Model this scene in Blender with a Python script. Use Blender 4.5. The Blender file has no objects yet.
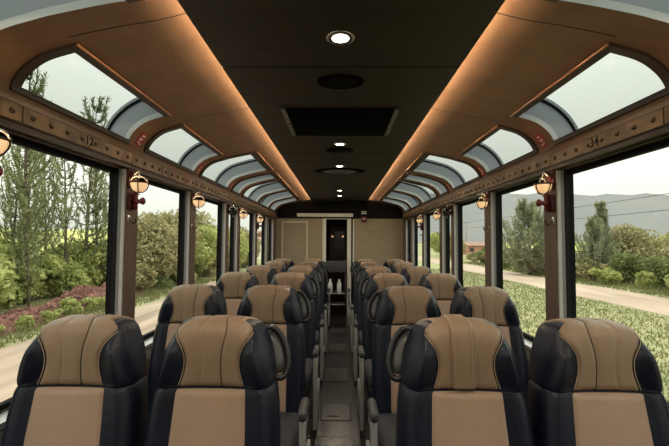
import bpy, bmesh, math, random
import numpy as np
from mathutils import Vector, Matrix

# ------------------------------------------------------------------ camera, sky, exposure
SC = bpy.context.scene
COL = SC.collection
EYE = 1.49
cam_d = bpy.data.cameras.new('camera')
cam = bpy.data.objects.new('camera', cam_d)
COL.objects.link(cam)
cam.location = (0, 0, EYE)
cam.rotation_euler = (Matrix.Rotation(math.radians(0.716), 3, 'Z') @ Matrix.Rotation(math.radians(92.72), 3, 'X') @ Matrix.Rotation(math.radians(0.33), 3, 'Z')).to_euler()
cam_d.sensor_width = 36
cam_d.lens = 400 / 669 * 36
cam_d.clip_start = 0.02
cam_d.clip_end = 5000
SC.camera = cam

SC.view_settings.view_transform = 'Standard'
SC.view_settings.look = 'None'
SC.view_settings.gamma = 1
SC.view_settings.use_curve_mapping = False
SC.view_settings.exposure = 0.22

SKY_HORIZON = 0.70
SKY_ZENITH = 3.4
LED_POWER = 135.0
DOWN_POWER = 3.6
BOWL_POWER = 0.15

world = bpy.data.worlds.new('overcast_sky')
SC.world = world
world.use_nodes = True
nt = world.node_tree
nt.nodes.clear()
w_out = nt.nodes.new('ShaderNodeOutputWorld')
w_bg = nt.nodes.new('ShaderNodeBackground')
w_tc = nt.nodes.new('ShaderNodeTexCoord')
w_sep = nt.nodes.new('ShaderNodeSeparateXYZ')
w_map = nt.nodes.new('ShaderNodeMapRange')
w_map.inputs['From Min'].default_value = 0.0
w_map.inputs['From Max'].default_value = 1.0
w_map.inputs['To Min'].default_value = SKY_HORIZON
w_map.inputs['To Max'].default_value = SKY_ZENITH
w_bg.inputs['Color'].default_value = (0.97, 1.0, 0.885, 1)
nt.links.new(w_tc.outputs['Generated'], w_sep.inputs[0])
nt.links.new(w_sep.outputs['Z'], w_map.inputs['Value'])
nt.links.new(w_map.outputs[0], w_bg.inputs['Strength'])
nt.links.new(w_bg.outputs[0], w_out.inputs[0])

R = math.radians
rnd = random.Random(7)


# ------------------------------------------------------------------ materials
def mat(name, col, rough=0.5, metal=0.0, var=0.0, vscale=8.0, bump=0.0, bscale=60.0, stretch=None,
        col2=None, spec=None, coat=0.0, emit=None, emit_s=0.0, detail=6.0, sheen=0.0):
    m = bpy.data.materials.new(name)
    m.use_nodes = True
    t = m.node_tree
    b = t.nodes['Principled BSDF']
    b.inputs['Base Color'].default_value = (*col, 1)
    b.inputs['Roughness'].default_value = rough
    b.inputs['Metallic'].default_value = metal
    if spec is not None:
        b.inputs['Specular IOR Level'].default_value = spec
    if coat:
        b.inputs['Coat Weight'].default_value = coat
        b.inputs['Coat Roughness'].default_value = 0.15
    if sheen:
        b.inputs['Sheen Weight'].default_value = sheen
    if emit:
        b.inputs['Emission Color'].default_value = (*emit, 1)
        b.inputs['Emission Strength'].default_value = emit_s
    tc = t.nodes.new('ShaderNodeTexCoord')
    mp = t.nodes.new('ShaderNodeMapping')
    t.links.new(tc.outputs['Object'], mp.inputs[0])
    if stretch:
        mp.inputs['Scale'].default_value = stretch
    if var or col2:
        n = t.nodes.new('ShaderNodeTexNoise')
        n.inputs['Scale'].default_value = vscale
        n.inputs['Detail'].default_value = detail
        t.links.new(mp.outputs[0], n.inputs['Vector'])
        r = t.nodes.new('ShaderNodeValToRGB')
        r.color_ramp.elements[0].position = 0.32
        r.color_ramp.elements[1].position = 0.68
        c2 = col2 if col2 else tuple(min(1, c * (1 + var)) for c in col)
        c1 = col if col2 else tuple(c * (1 - var) for c in col)
        r.color_ramp.elements[0].color = (*c1, 1)
        r.color_ramp.elements[1].color = (*c2, 1)
        t.links.new(n.outputs['Fac'], r.inputs[0])
        t.links.new(r.outputs[0], b.inputs['Base Color'])
    if bump:
        n2 = t.nodes.new('ShaderNodeTexNoise')
        n2.inputs['Scale'].default_value = bscale
        n2.inputs['Detail'].default_value = 4
        t.links.new(mp.outputs[0], n2.inputs['Vector'])
        bp = t.nodes.new('ShaderNodeBump')
        bp.inputs['Strength'].default_value = bump
        bp.inputs['Distance'].default_value = 0.02
        t.links.new(n2.outputs['Fac'], bp.inputs['Height'])
        t.links.new(bp.outputs[0], b.inputs['Normal'])
    return m


def glass_mat(name, tint, refl=0.05, rough=0.02):
    m = bpy.data.materials.new(name)
    m.use_nodes = True
    t = m.node_tree
    t.nodes.clear()
    o = t.nodes.new('ShaderNodeOutputMaterial')
    mx = t.nodes.new('ShaderNodeMixShader')
    tr = t.nodes.new('ShaderNodeBsdfTransparent')
    gl = t.nodes.new('ShaderNodeBsdfGlossy')
    tr.inputs[0].default_value = (*tint, 1)
    gl.inputs['Roughness'].default_value = rough
    gl.inputs[0].default_value = (1, 1, 1, 1)
    mx.inputs[0].default_value = refl
    t.links.new(tr.outputs[0], mx.inputs[1])
    t.links.new(gl.outputs[0], mx.inputs[2])
    t.links.new(mx.outputs[0], o.inputs[0])
    return m


def foliage_mat(name, c1, c2, vscale=1.2):
    m = bpy.data.materials.new(name)
    m.use_nodes = True
    t = m.node_tree
    t.nodes.clear()
    o = t.nodes.new('ShaderNodeOutputMaterial')
    mx = t.nodes.new('ShaderNodeMixShader')
    d = t.nodes.new('ShaderNodeBsdfDiffuse')
    tl = t.nodes.new('ShaderNodeBsdfTranslucent')
    mx.inputs[0].default_value = 0.35
    tc = t.nodes.new('ShaderNodeTexCoord')
    n = t.nodes.new('ShaderNodeTexNoise')
    n.inputs['Scale'].default_value = vscale
    n.inputs['Detail'].default_value = 8
    n.inputs['Roughness'].default_value = 0.8
    r = t.nodes.new('ShaderNodeValToRGB')
    r.color_ramp.elements[0].position = 0.35
    r.color_ramp.elements[1].position = 0.65
    r.color_ramp.elements[0].color = (*c1, 1)
    r.color_ramp.elements[1].color = (*c2, 1)
    t.links.new(tc.outputs['Object'], n.inputs['Vector'])
    t.links.new(n.outputs['Fac'], r.inputs[0])
    t.links.new(r.outputs[0], d.inputs[0])
    t.links.new(r.outputs[0], tl.inputs[0])
    t.links.new(d.outputs[0], mx.inputs[1])
    t.links.new(tl.outputs[0], mx.inputs[2])
    t.links.new(mx.outputs[0], o.inputs[0])
    return m


M = {}
M['tan_panel'] = mat('pale_tan_leather', (0.34, 0.222, 0.150), 0.55, var=0.08, vscale=5, bump=0.12, bscale=180)
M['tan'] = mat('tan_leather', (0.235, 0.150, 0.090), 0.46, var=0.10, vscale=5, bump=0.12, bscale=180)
M['tan_seam'] = mat('tan_stitch', (0.33, 0.235, 0.15), 0.6)
M['dark_seam'] = mat('dark_seam', (0.02, 0.015, 0.012), 0.6)
M['navy'] = mat('navy_leather', (0.005, 0.0065, 0.016), 0.38, var=0.2, vscale=6, bump=0.15, bscale=150, spec=0.32)
M['charcoal'] = mat('charcoal_fabric', (0.035, 0.035, 0.042), 0.7, var=0.2, bump=0.2, bscale=200)
M['shell'] = mat('seat_shell', (0.012, 0.012, 0.014), 0.45)
M['loop'] = mat('black_rubber_loop', (0.014, 0.014, 0.016), 0.35)
M['loop_plate'] = mat('grey_plastic', (0.085, 0.082, 0.08), 0.3)
M['grey_plastic'] = mat('light_grey_plastic', (0.30, 0.29, 0.28), 0.4)
M['pad'] = mat('armrest_pad', (0.05, 0.048, 0.05), 0.5)
M['steel'] = mat('brushed_steel', (0.45, 0.44, 0.42), 0.3, metal=1.0)
M['coving'] = mat('tan_coving_vinyl', (0.20, 0.108, 0.055), 0.55, var=0.12, vscale=7, bump=0.1, bscale=120)
M['ceil'] = mat('dark_ceiling_laminate', (0.030, 0.023, 0.014), 0.5, spec=0.25, var=0.3, vscale=14, stretch=(0.25, 4, 1))
M['groove'] = mat('black_groove', (0.004, 0.004, 0.004), 0.8)
M['trim_brown'] = mat('dark_brown_frame', (0.045, 0.027, 0.020), 0.45, var=0.25, vscale=6)
M['copper'] = mat('copper_edge', (0.42, 0.20, 0.10), 0.35, metal=0.6)
M['brass'] = mat('aged_brass', (0.19, 0.122, 0.066), 0.42, metal=0.3, var=0.45, vscale=9)
M['brass_line'] = mat('dark_bronze', (0.04, 0.025, 0.016), 0.4, metal=0.3, var=0.2)
M['rivet'] = mat('rivet_brass', (0.13, 0.085, 0.055), 0.28, metal=0.8)
M['post'] = mat('brown_post_laminate', (0.125, 0.085, 0.063), 0.5, var=0.2, vscale=10, stretch=(6, 6, 0.4))
M['reveal'] = mat('grey_window_reveal', (0.33, 0.31, 0.31), 0.45, var=0.08)
M['reveal_dark'] = mat('charcoal_window_step', (0.005, 0.005, 0.006), 0.7, spec=0.15)
M['reveal_mid'] = mat('grey_window_step', (0.14, 0.135, 0.14), 0.45)
M['sky_reveal'] = mat('pale_grey_skylight_reveal', (0.27, 0.295, 0.33), 0.45)
M['sky_rim'] = mat('pale_skylight_rim', (0.50, 0.51, 0.52), 0.4)
M['rubber'] = mat('black_gasket', (0.004, 0.004, 0.005), 0.8, spec=0.12)
M['wall'] = mat('lower_wall_laminate', (0.12, 0.085, 0.06), 0.5, var=0.15)
M['sill'] = mat('black_sill', (0.02, 0.02, 0.022), 0.35)
M['sill_metal'] = mat('sill_metal', (0.42, 0.42, 0.43), 0.35, metal=0.7)
M['floor'] = mat('dark_vinyl_floor', (0.016, 0.0155, 0.0155), 0.24, var=0.35, vscale=12, bump=0.06, bscale=90)
M['floor_plate'] = mat('grey_floor_plate', (0.040, 0.039, 0.039), 0.27, var=0.25, vscale=14)
M['glass'] = glass_mat('window_glass', (0.97, 0.975, 0.96), 0.006)
M['sky_glass'] = glass_mat('tinted_skylight_glass', (0.66, 0.68, 0.67), 0.006)
M['end_panel'] = mat('tan_end_panel', (0.30, 0.235, 0.15), 0.5, var=0.12, vscale=10, stretch=(0.5, 1, 5))
M['end_trim'] = mat('light_wood_trim', (0.58, 0.48, 0.36), 0.45)
M['bulk'] = mat('black_bulkhead', (0.007, 0.006, 0.005), 0.7, spec=0.15)
M['door_metal'] = mat('pale_door_frame', (0.68, 0.64, 0.56), 0.4)
M['red'] = mat('red_paint', (0.12, 0.008, 0.010), 0.4)
M['sign_red'] = mat('sign_red_vinyl', (0.36, 0.012, 0.018), 0.45)
M['darkred'] = mat('dark_red_plastic', (0.055, 0.006, 0.007), 0.4, spec=0.25)
M['plate_brass'] = mat('pale_brass_plate', (0.27, 0.18, 0.10), 0.45, metal=0.3)
M['white'] = mat('white_enamel', (0.75, 0.74, 0.72), 0.45)
M['black'] = mat('satin_black', (0.010, 0.010, 0.010), 0.4)
M['matte'] = mat('matte_black_panel', (0.002, 0.002, 0.002), 0.9, spec=0.03)
M['grille'] = mat('black_grille', (0.002, 0.002, 0.002), 0.8, spec=0.08, bump=0.6, bscale=300)
M['hatch_clip'] = mat('mottled_alloy', (0.22, 0.22, 0.20), 0.5, metal=0.2, var=0.7, vscale=40)
M['bulb'] = mat('downlight_lens', (1, 0.9, 0.75), 0.4, emit=(1.0, 0.86, 0.66), emit_s=9)
M['led'] = mat('warm_led_strip', (1, 0.8, 0.5), 0.5, emit=(1.0, 0.77, 0.52), emit_s=LED_POWER)
M['bowl'] = mat('lit_frosted_bowl', (0.9, 0.75, 0.55), 0.35, emit=(1.0, 0.56, 0.26), emit_s=0.55)
M['bowl_off'] = mat('unlit_smoked_bowl', (0.02, 0.02, 0.02), 0.2)
M['chrome'] = mat('nickel', (0.65, 0.62, 0.58), 0.22, metal=1.0)
M['iron'] = mat('dark_iron', (0.03, 0.022, 0.018), 0.4, metal=0.6)
M['grass'] = mat('meadow_grass', (0.145, 0.155, 0.060), 0.9, col2=(0.28, 0.265, 0.13), vscale=0.9, bump=0.5, bscale=12, detail=10)
M['blade'] = foliage_mat('grass_blades', (0.115, 0.125, 0.048), (0.215, 0.21, 0.10), 0.7)
M['dirt'] = mat('pale_dirt', (0.28, 0.205, 0.152), 0.95, col2=(0.40, 0.31, 0.24), vscale=0.8, bump=0.4, bscale=9, detail=10, stretch=(1.5, 0.3, 1))
M['track'] = mat('brown_dirt_track', (0.19, 0.138, 0.103), 0.95, col2=(0.37, 0.285, 0.22), vscale=0.9, bump=0.5, bscale=9, detail=10, stretch=(2.2, 0.25, 1))
M['mulch'] = mat('red_brush', (0.05, 0.018, 0.013), 0.95, col2=(0.23, 0.105, 0.08), vscale=9, bump=0.8, bscale=20, detail=8)
M['bark'] = mat('pine_bark', (0.10, 0.075, 0.055), 0.9, var=0.4, vscale=6)
M['pine'] = foliage_mat('pine_needles', (0.09, 0.12, 0.05), (0.40, 0.43, 0.22))
M['pine_grey'] = foliage_mat('cypress_needles', (0.13, 0.15, 0.09), (0.42, 0.43, 0.28))
M['leaf_bright'] = foliage_mat('bright_leaves', (0.16, 0.21, 0.045), (0.66, 0.66, 0.30))
M['leaf_olive'] = foliage_mat('olive_leaves', (0.10, 0.105, 0.04), (0.55, 0.49, 0.28))
M['leaf_deep'] = foliage_mat('deep_leaves', (0.08, 0.11, 0.04), (0.33, 0.36, 0.16))
M['hill'] = mat('haze_painted_mountain', (0.165, 0.170, 0.173), 1.0, col2=(0.195, 0.198, 0.197), vscale=0.006, spec=0)  # distance haze is mixed into the mountain's base colour as pale grey
M['field'] = mat('yellow_green_field', (0.36, 0.38, 0.13), 1.0, col2=(0.46, 0.45, 0.2), vscale=0.02, spec=0)
M['brick'] = mat('red_adobe', (0.30, 0.14, 0.10), 0.9, col2=(0.42, 0.22, 0.16), vscale=3)
M['tile'] = mat('old_roof_tile', (0.23, 0.14, 0.105), 0.9, var=0.3)
M['plaster'] = mat('white_plaster', (0.66, 0.62, 0.58), 0.9, var=0.1)
M['pane_dark'] = mat('dark_house_pane', (0.03, 0.03, 0.035), 0.2)
M['wire'] = mat('power_cable', (0.04, 0.04, 0.045), 0.6)
M['pole'] = mat('weathered_pole', (0.20, 0.17, 0.14), 0.9, var=0.3)


# ------------------------------------------------------------------ mesh helpers
class MB:
    def __init__(self):
        self.v, self.f, self.mi, self.sm = [], [], [], []

    def add(self, vs, fs, mi=0, smooth=False):
        o = len(self.v)
        self.v += [tuple(p) for p in vs]
        for f in fs:
            self.f.append(tuple(i + o for i in f))
            self.mi.append(mi)
            self.sm.append(smooth)

    def box(self, a, b, mi=0):
        (x0, x1), (y0, y1), (z0, z1) = [sorted((a[i], b[i])) for i in range(3)]
        vs = [(x0, y0, z0), (x1, y0, z0), (x1, y1, z0), (x0, y1, z0), (x0, y0, z1), (x1, y0, z1), (x1, y1, z1), (x0, y1, z1)]
        self.add(vs, [(0, 3, 2, 1), (4, 5, 6, 7), (0, 1, 5, 4), (1, 2, 6, 5), (2, 3, 7, 6), (3, 0, 4, 7)], mi)

    def rbox(self, a, b, r, mi=0, seg=2):
        bm = bmesh.new()
        lo = [min(a[i], b[i]) for i in range(3)]
        hi = [max(a[i], b[i]) for i in range(3)]
        bmesh.ops.create_cube(bm, size=1)
        for v in bm.verts:
            for i in range(3):
                v.co[i] = (lo[i] + hi[i]) / 2 + v.co[i] * (hi[i] - lo[i])
        bmesh.ops.bevel(bm, geom=bm.edges[:], offset=r, segments=seg, profile=0.5, affect='EDGES', clamp_overlap=True)
        bm.verts.index_update()
        self.add([v.co[:] for v in bm.verts], [[v.index for v in f.verts] for f in bm.faces], mi, True)
        bm.free()

    def grid(self, rows, mi=0, smooth=True, close_u=False, close_v=False, flip=False):
        n, m = len(rows), len(rows[0])
        vs = [p for r in rows for p in r]
        fs = []
        for i in range(n if close_v else n - 1):
            for j in range(m if close_u else m - 1):
                q = (i * m + j, i * m + (j + 1) % m, ((i + 1) % n) * m + (j + 1) % m, ((i + 1) % n) * m + j)
                fs.append(q[::-1] if flip else q)
        self.add(vs, fs, mi, smooth)

    def loft(self, rings, mi=0, caps=True, smooth=True):
        m = len(rings[0])
        self.grid(rings, mi, smooth, close_u=True)
        if caps:
            o = len(self.v) - len(rings) * m
            self.f.append(tuple(range(o + m - 1, o - 1, -1))); self.mi.append(mi); self.sm.append(smooth)
            o2 = len(self.v) - m
            self.f.append(tuple(range(o2, o2 + m))); self.mi.append(mi); self.sm.append(smooth)

    def tube(self, pts, r, n=8, mi=0, closed=False, caps=True):
        pts = [Vector(p) for p in pts]
        k = len(pts)
        rs = r if isinstance(r, (list, tuple)) else [r] * k
        rings = []
        up = Vector((0, 0, 1))
        prev = None
        for i, p in enumerate(pts):
            if closed:
                t = pts[(i + 1) % k] - pts[i - 1]
            else:
                t = pts[min(i + 1, k - 1)] - pts[max(i - 1, 0)]
            t = t.normalized() if t.length > 1e-9 else up
            if prev is None:
                a = t.cross(up)
                if a.length < 0.05:
                    a = t.cross(Vector((1, 0, 0)))
            else:
                a = prev - t * prev.dot(t)
            a.normalize()
            prev = a
            b = t.cross(a)
            rings.append([p + (a * math.cos(2 * math.pi * j / n) + b * math.sin(2 * math.pi * j / n)) * rs[i] for j in range(n)])
        if closed:
            self.grid(rings, mi, True, close_u=True, close_v=True)
        else:
            self.loft(rings, mi, caps)

    def lathe(self, prof, c, n=20, mi=0, axis='z'):
        rings = []
        for r, h in prof:
            ring = []
            for j in range(n):
                a = 2 * math.pi * j / n
                d = (r * math.cos(a), r * math.sin(a), h)
                if axis == 'x':
                    d = (h, r * math.cos(a), r * math.sin(a))
                ring.append((c[0] + d[0], c[1] + d[1], c[2] + d[2]))
            rings.append(ring)
        self.loft(rings, mi)

    def build(self, name, mats, parent=None):
        me = bpy.data.meshes.new(name)
        me.from_pydata(self.v, [], self.f)
        for m in (mats if isinstance(mats, (list, tuple)) else [mats]):
            me.materials.append(m)
        me.polygons.foreach_set('material_index', self.mi)
        me.polygons.foreach_set('use_smooth', self.sm)
        me.update()
        bm = bmesh.new()
        bm.from_mesh(me)
        bmesh.ops.recalc_face_normals(bm, faces=bm.faces[:])
        bm.to_mesh(me)
        bm.free()
        o = bpy.data.objects.new(name, me)
        COL.objects.link(o)
        if parent:
            o.parent = parent
        return o


def tag(o, label=None, cat=None, group=None, kind=None):
    if label: o['label'] = label
    if cat: o['category'] = cat
    if group: o['group'] = group
    if kind: o['kind'] = kind
    return o


def thing(name, label, cat, loc=(0, 0, 0), group=None):
    o = bpy.data.objects.new(name, None)
    COL.objects.link(o)
    o.location = loc
    o.empty_display_size = 0.1
    return tag(o, label, cat, group)


def struct(o):
    o['kind'] = 'structure'
    return o


def copy_tree(o, parent=None):
    kids = [c for c in COL.objects if c.parent == o]
    c = o.copy()
    COL.objects.link(c)
    if parent:
        c.parent = parent
    for k in kids:
        copy_tree(k, c)
    return c


def lerp_table(tab, x):
    xs = [p[0] for p in tab]
    ys = [p[1] for p in tab]
    return float(np.interp(x, xs, ys))


def catmull(pts, n=6):
    out = []
    P = [Vector(p) for p in pts]
    for i in range(len(P) - 1):
        p0 = P[i - 1] if i else P[0] * 2 - P[1]
        p1, p2 = P[i], P[i + 1]
        p3 = P[i + 2] if i + 2 < len(P) else P[-1] * 2 - P[-2]
        for k in range(n):
            t = k / n
            out.append(0.5 * ((2 * p1) + (p2 - p0) * t + (2 * p0 - 5 * p1 + 4 * p2 - p3) * t * t + (3 * p1 - p0 - 3 * p2 + p3) * t ** 3))
    out.append(P[-1])
    return out


# ------------------------------------------------------------------ the carriage shell
Y0, Y1 = -2.75, 8.2          # inside length
A_IN, A_GL = 1.30, 1.388      # half width at the posts, at the window glass
Z_SILL, Z_HEAD = 0.80, 1.915
Z_S0, Z_S1 = 1.96, 2.037     # riveted strip

POSTS = [(-2.75, -2.62), (-1.81, -1.67), (-0.77, -0.63), (0.29, 0.43), (1.35, 1.49), (2.413, 2.555), (3.467, 3.60),
         (4.57, 4.68), (5.10, 5.22), (6.19, 6.32), (7.17, 7.30), (7.87, 8.2)]
SKYL = [(-2.55, -1.75), (-1.52, -0.70), (-0.46, 0.34), (0.50, 1.352), (1.575, 2.417), (2.66, 3.522), (3.71, 4.58), (4.80, 5.16), (5.34, 6.26),
        (6.44, 7.22), (7.40, 7.92)]

# floor
mb = MB()
mb.box((-1.42, Y0, -0.08), (1.42, 9.6, 0.0))
struct(mb.build('floor', M['floor']))

for k, (ya, yb) in enumerate([(2.45, 3.13), (3.42, 3.75), (4.35, 4.8), (5.5, 5.95), (6.6, 7.0)]):
    h = thing('floor_hatch', 'grey lift-up hatch plate in the aisle floor, number ' + ['one', 'two', 'three', 'four', 'five'][k] + ' counted from the near end', 'floor hatch', (0.0, ya, 0.0), 'hatch plates along the aisle floor')
    p = MB()
    p.box((-0.145, 0.0, 0.0005), (0.10, yb - ya, 0.004))
    p.build('plate', M['floor_plate'], h)
    p = MB()
    p.box((-0.09, 0.06, 0.0045), (0.0, 0.075, 0.006))
    p.build('finger_slot', M['groove'], h)
    p = MB()
    for q in ((-0.150, -0.145), (0.10, 0.105)):
        p.box((q[0], -0.005, 0.0005), (q[1], yb - ya + 0.005, 0.003))
    p.box((-0.15, -0.01, 0.0005), (0.105, -0.003, 0.003))
    p.box((-0.15, yb - ya + 0.003, 0.0005), (0.105, yb - ya + 0.01, 0.003))
    p.build('edge_groove', M['groove'], h)

COV = [(1.288, 2.035), (1.303, 2.075), (1.300, 2.1125), (1.264, 2.171), (1.191, 2.226), (1.08, 2.262), (1.0, 2.283), (0.84, 2.316), (0.70, 2.340), (0.57, 2.374), (0.44, 2.42)]
COVP = [(p.x, p.y) for p in catmull([(a, z, 0) for a, z in COV], 6)]
I_GB = 12


def top_of(yb):
    return 46 if yb < 1.4 else (30 if yb < 3.6 else 42)

      # indices of the skylight glass bottom / top in COVP


def cov_n(i):
    a = COVP[max(i - 1, 0)]
    b = COVP[min(i + 1, len(COVP) - 1)]
    t = Vector((b[0] - a[0], b[1] - a[1]))
    n = Vector((-t.y, t.x)).normalized()      # outward (away from the cabin)
    if n.y < 0 and n.x < 0:
        n = -n
    if n.x * 1 + n.y * 1 < 0:
        n = -n
    return n


def cov_pt(s, i, off=0.0):
    a, z = COVP[i]
    n = cov_n(i)
    return (s * (a + n.x * off), z + n.y * off)


lamp_specs = []
win_n = [0]
for s, side in ((-1, 'left'), (1, 'right')):
    # lower wall with sill
    mb = MB()
    mb.box((s * A_IN, Y0, 0), (s * (A_IN + 0.13), Y1, Z_SILL - 0.03))
    struct(mb.build('wall_' + side, M['wall']))
    mb = MB()
    mb.box((s * (A_IN - 0.015), Y0, Z_SILL - 0.03), (s * (A_IN + 0.06), Y1, Z_SILL - 0.008), 1)
    mb.box((s * (A_IN - 0.02), Y0, Z_SILL - 0.10), (s * (A_IN - 0.0005), Y1, Z_SILL - 0.045), 1)
    mb.box((s * (A_IN + 0.0605), Y0, Z_SILL - 0.03), (s * (A_IN + 0.105), Y1, Z_SILL), 0)
    mb.box((s * (A_IN - 0.005), Y0, Z_SILL - 0.045), (s * (A_IN + 0.06), Y1, Z_SILL - 0.031), 0)
    struct(mb.build('trim_sill_' + side, [M['sill'], M['sill_metal']]))
    mb = MB()
    mb.box((s * (A_IN - 0.012), Y0, 0.0), (s * (A_IN - 0.0005), Y1, 0.09))
    struct(mb.build('baseboard_' + side, M['sill']))
    # header above the windows, stepped
    mb = MB()
    mb.box((s * (A_IN + 0.075), Y0, Z_HEAD - 0.0), (s * (A_IN + 0.11), Y1, Z_S0 + 0.10), 1)
    mb.box((s * (A_IN + 0.03), Y0, Z_HEAD + 0.012), (s * (A_IN + 0.075), Y1, Z_S0 + 0.10), 0)
    mb.box((s * (A_IN - 0.002), Y0, Z_HEAD + 0.022), (s * (A_IN + 0.03), Y1, Z_S0 + 0.05), 0)
    struct(mb.build('trim_header_' + side, [M['brass_line'], M['rubber']]))
    # riveted brass strip
    mb = MB()
    mb.box((s * (A_IN - 0.010), Y0, Z_S0), (s * (A_IN - 0.0025), Y1, Z_S1 - 0.001), 1)
    y = Y0 + 0.0535
    while y < Y1 - 0.1:
        y2 = min(y + 0.428, Y1)
        mb.box((s * (A_IN - 0.014), y + 0.004, Z_S0 + 0.005), (s * (A_IN - 0.0095), y2 - 0.004, Z_S1 - 0.006), 0)
        for k in range(4):
            yy = y + 0.0535 + k * 0.107
            if yy > Y1 - 0.03: continue
            prof = [(0.012, 0.0), (0.011, 0.005), (0.007, 0.009), (0.001, 0.0105)]
            mb.lathe([(r, -s * h) for r, h in prof], (s * (A_IN - 0.0145), yy, (Z_S0 + Z_S1) / 2), 10, 2, 'x')
        y += 0.428
    struct(mb.build('trim_strip_' + side, [M['brass'], M['brass_line'], M['rivet']]))

    # posts
    for k, (ya, yb) in enumerate(POSTS):
        mb = MB()
        mb.box((s * A_IN, ya, Z_SILL - 0.008), (s * (A_IN + 0.10), yb, Z_HEAD + 0.012), 0)
        mb.box((s * (A_IN + 0.004), ya - 0.012, Z_SILL), (s * (A_IN + 0.026), ya - 0.0005, Z_HEAD + 0.012), 1)
        mb.box((s * (A_IN + 0.0265), ya - 0.014, Z_SILL), (s * (A_IN + 0.045), ya - 0.0005, Z_HEAD + 0.012), 3)
        mb.box((s * (A_IN + 0.0455), ya - 0.02, Z_SILL), (s * (A_IN + 0.07), ya - 0.0005, Z_HEAD + 0.01), 2)
        mb.box((s * (A_IN + 0.004), yb + 0.0005, Z_SILL), (s * (A_IN + 0.045), yb + 0.008, Z_HEAD + 0.012), 1)
        struct(mb.build('trim_post_%s_%d' % (side, k), [M['post'], M['reveal'], M['reveal_dark'], M['reveal_mid']]))
    # windows
    for k in range(len(POSTS) - 1):
        ya, yb = POSTS[k][1], POSTS[k + 1][0]
        win_n[0] += 1
        mb = MB()
        g = 0.02
        x0, x1 = s * (A_GL - 0.02), s * (A_GL + 0.009)
        mb.box((x0, ya + 0.0005, Z_SILL), (x1, ya + g, Z_HEAD))
        mb.box((x0, yb - g, Z_SILL), (x1, yb - 0.0005, Z_HEAD))
        mb.box((x0, ya + g, Z_SILL), (x1, yb - g, Z_SILL + 0.02))
        mb.box((x0, ya + g, Z_HEAD - 0.014), (x1, yb - g, Z_HEAD))
        w = struct(mb.build('window_%d' % win_n[0], M['rubber']))
        mb = MB()
        mb.box((s * (A_GL), ya + g, Z_SILL + 0.02), (s * (A_GL + 0.006), yb - g, Z_HEAD - 0.014))
        mb.build('pane', M['glass'], w)

    # coving with skylight openings
    mb = MB()
    def strip(i0, i1, ya, yb, ny=1):
        rows = []
        for j in range(ny + 1):
            y = ya + (yb - ya) * j / ny
            rows.append([(cov_pt(s, i)[0], y, cov_pt(s, i)[1]) for i in range(i0, i1 + 1)])
        mb.grid(rows)
    strip(0, I_GB, Y0, Y1)
    edges = [Y0] + [v for q in SKYL for v in q] + [Y1]
    for k in range(0, len(edges), 2):
        strip(I_GB, len(COVP) - 1, edges[k], edges[k + 1])
    for ya, yb in SKYL:
        strip(top_of(yb), len(COVP) - 1, ya, yb)
    struct(mb.build('ceiling_coving_' + side, M['coving']))
    # coving panel seams
    for k, yy in enumerate([1.49, 2.57, 3.63, 4.70, 5.26, 6.35, 7.32]):
        mb = MB()
        rows = [[(cov_pt(s, i, -0.0015)[0], yy + d, cov_pt(s, i, -0.0015)[1]) for i in range(top_of(yy) + 3, len(COVP) - 6)] for d in (-0.003, 0.003)]
        mb.grid(rows)
        struct(mb.build('trim_seam_%s_%d' % (side, k), M['groove']))
    # skylights
    D = 0.135
    for k, (ya, yb) in enumerate(SKYL):
        win_n[0] += 1
        gt = top_of(yb)
        w = bpy.data.objects.new('window_%d' % win_n[0], None)
        COL.objects.link(w)
        struct(w)
        # reveal
        mb = MB()
        idx = list(range(I_GB, gt + 1))
        for yy in (ya, yb):
            rows = [[(cov_pt(s, i, d)[0], yy, cov_pt(s, i, d)[1]) for i in idx] for d in (0.028, D + 0.03)]
            mb.grid(rows, 0)
            rows = [[(cov_pt(s, i, d)[0], yy, cov_pt(s, i, d)[1]) for i in idx] for d in (-0.002, 0.028)]
            mb.grid(rows, 1)
        for i in (I_GB, gt):
            rows = [[(cov_pt(s, i, d)[0], yy, cov_pt(s, i, d)[1]) for yy in (ya, yb)] for d in (0.0, D + 0.03)]
            mb.grid(rows, 0)
        mb.build('reveal', [M['sky_reveal'], M['sky_rim']], w)
        # gasket
        mb = MB()
        g = 0.009
        for y2, y3 in ((ya + 0.001, ya + g), (yb - g, yb - 0.001)):
            rows = []
            for yy, d in ((y2, D - 0.006), (y3, D - 0.006), (y3, D + 0.008), (y2, D + 0.008)):
                rows.append([(cov_pt(s, i, d)[0], yy, cov_pt(s, i, d)[1]) for i in idx])
            mb.grid(rows, close_v=True)
        mb.build('gasket', M['rubber'], w)
        # glass, curved, with thickness
        mb = MB()
        for d in (D, D + 0.006):
            mb.grid([[(cov_pt(s, i, d)[0], yy, cov_pt(s, i, d)[1]) for i in idx] for yy in (ya + 0.002, yb - 0.002)])
        mb.build('pane', M['sky_glass'], w)
        # frame moulding around the opening
        fw, ft = 0.042, 0.012
        mb = MB()
        i_lo, i_hi = I_GB - 5, gt + 3
        def band(ia, ib, y2, y3):
            ii = list(range(ia, ib + 1))
            rows = []
            for yy, d in ((y2, 0.0), (y2, -ft), (y3, -ft), (y3, 0.0)):
                rows.append([(cov_pt(s, i, d)[0], yy, cov_pt(s, i, d)[1]) for i in ii])
            mb.grid(rows, 0, False)
            for i in (ia, ib):
                mb.add([(cov_pt(s, i, d)[0], yy, cov_pt(s, i, d)[1]) for yy, d in ((y2, 0.0), (y2, -ft), (y3, -ft), (y3, 0.0))], [(0, 1, 2, 3)], 0)
        band(i_lo, i_hi, ya - fw, ya)
        band(i_lo, I_GB, ya, yb)
        band(gt, i_hi, ya, yb)
        pa = cov_pt(s, i_hi, -0.010)
        mb.tube([(pa[0], ya - fw, pa[1]), (pa[0], yb, pa[1])], 0.006, 6, 1)
        mb.build('frame', [M['trim_brown'], M['copper']], w)

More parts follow.
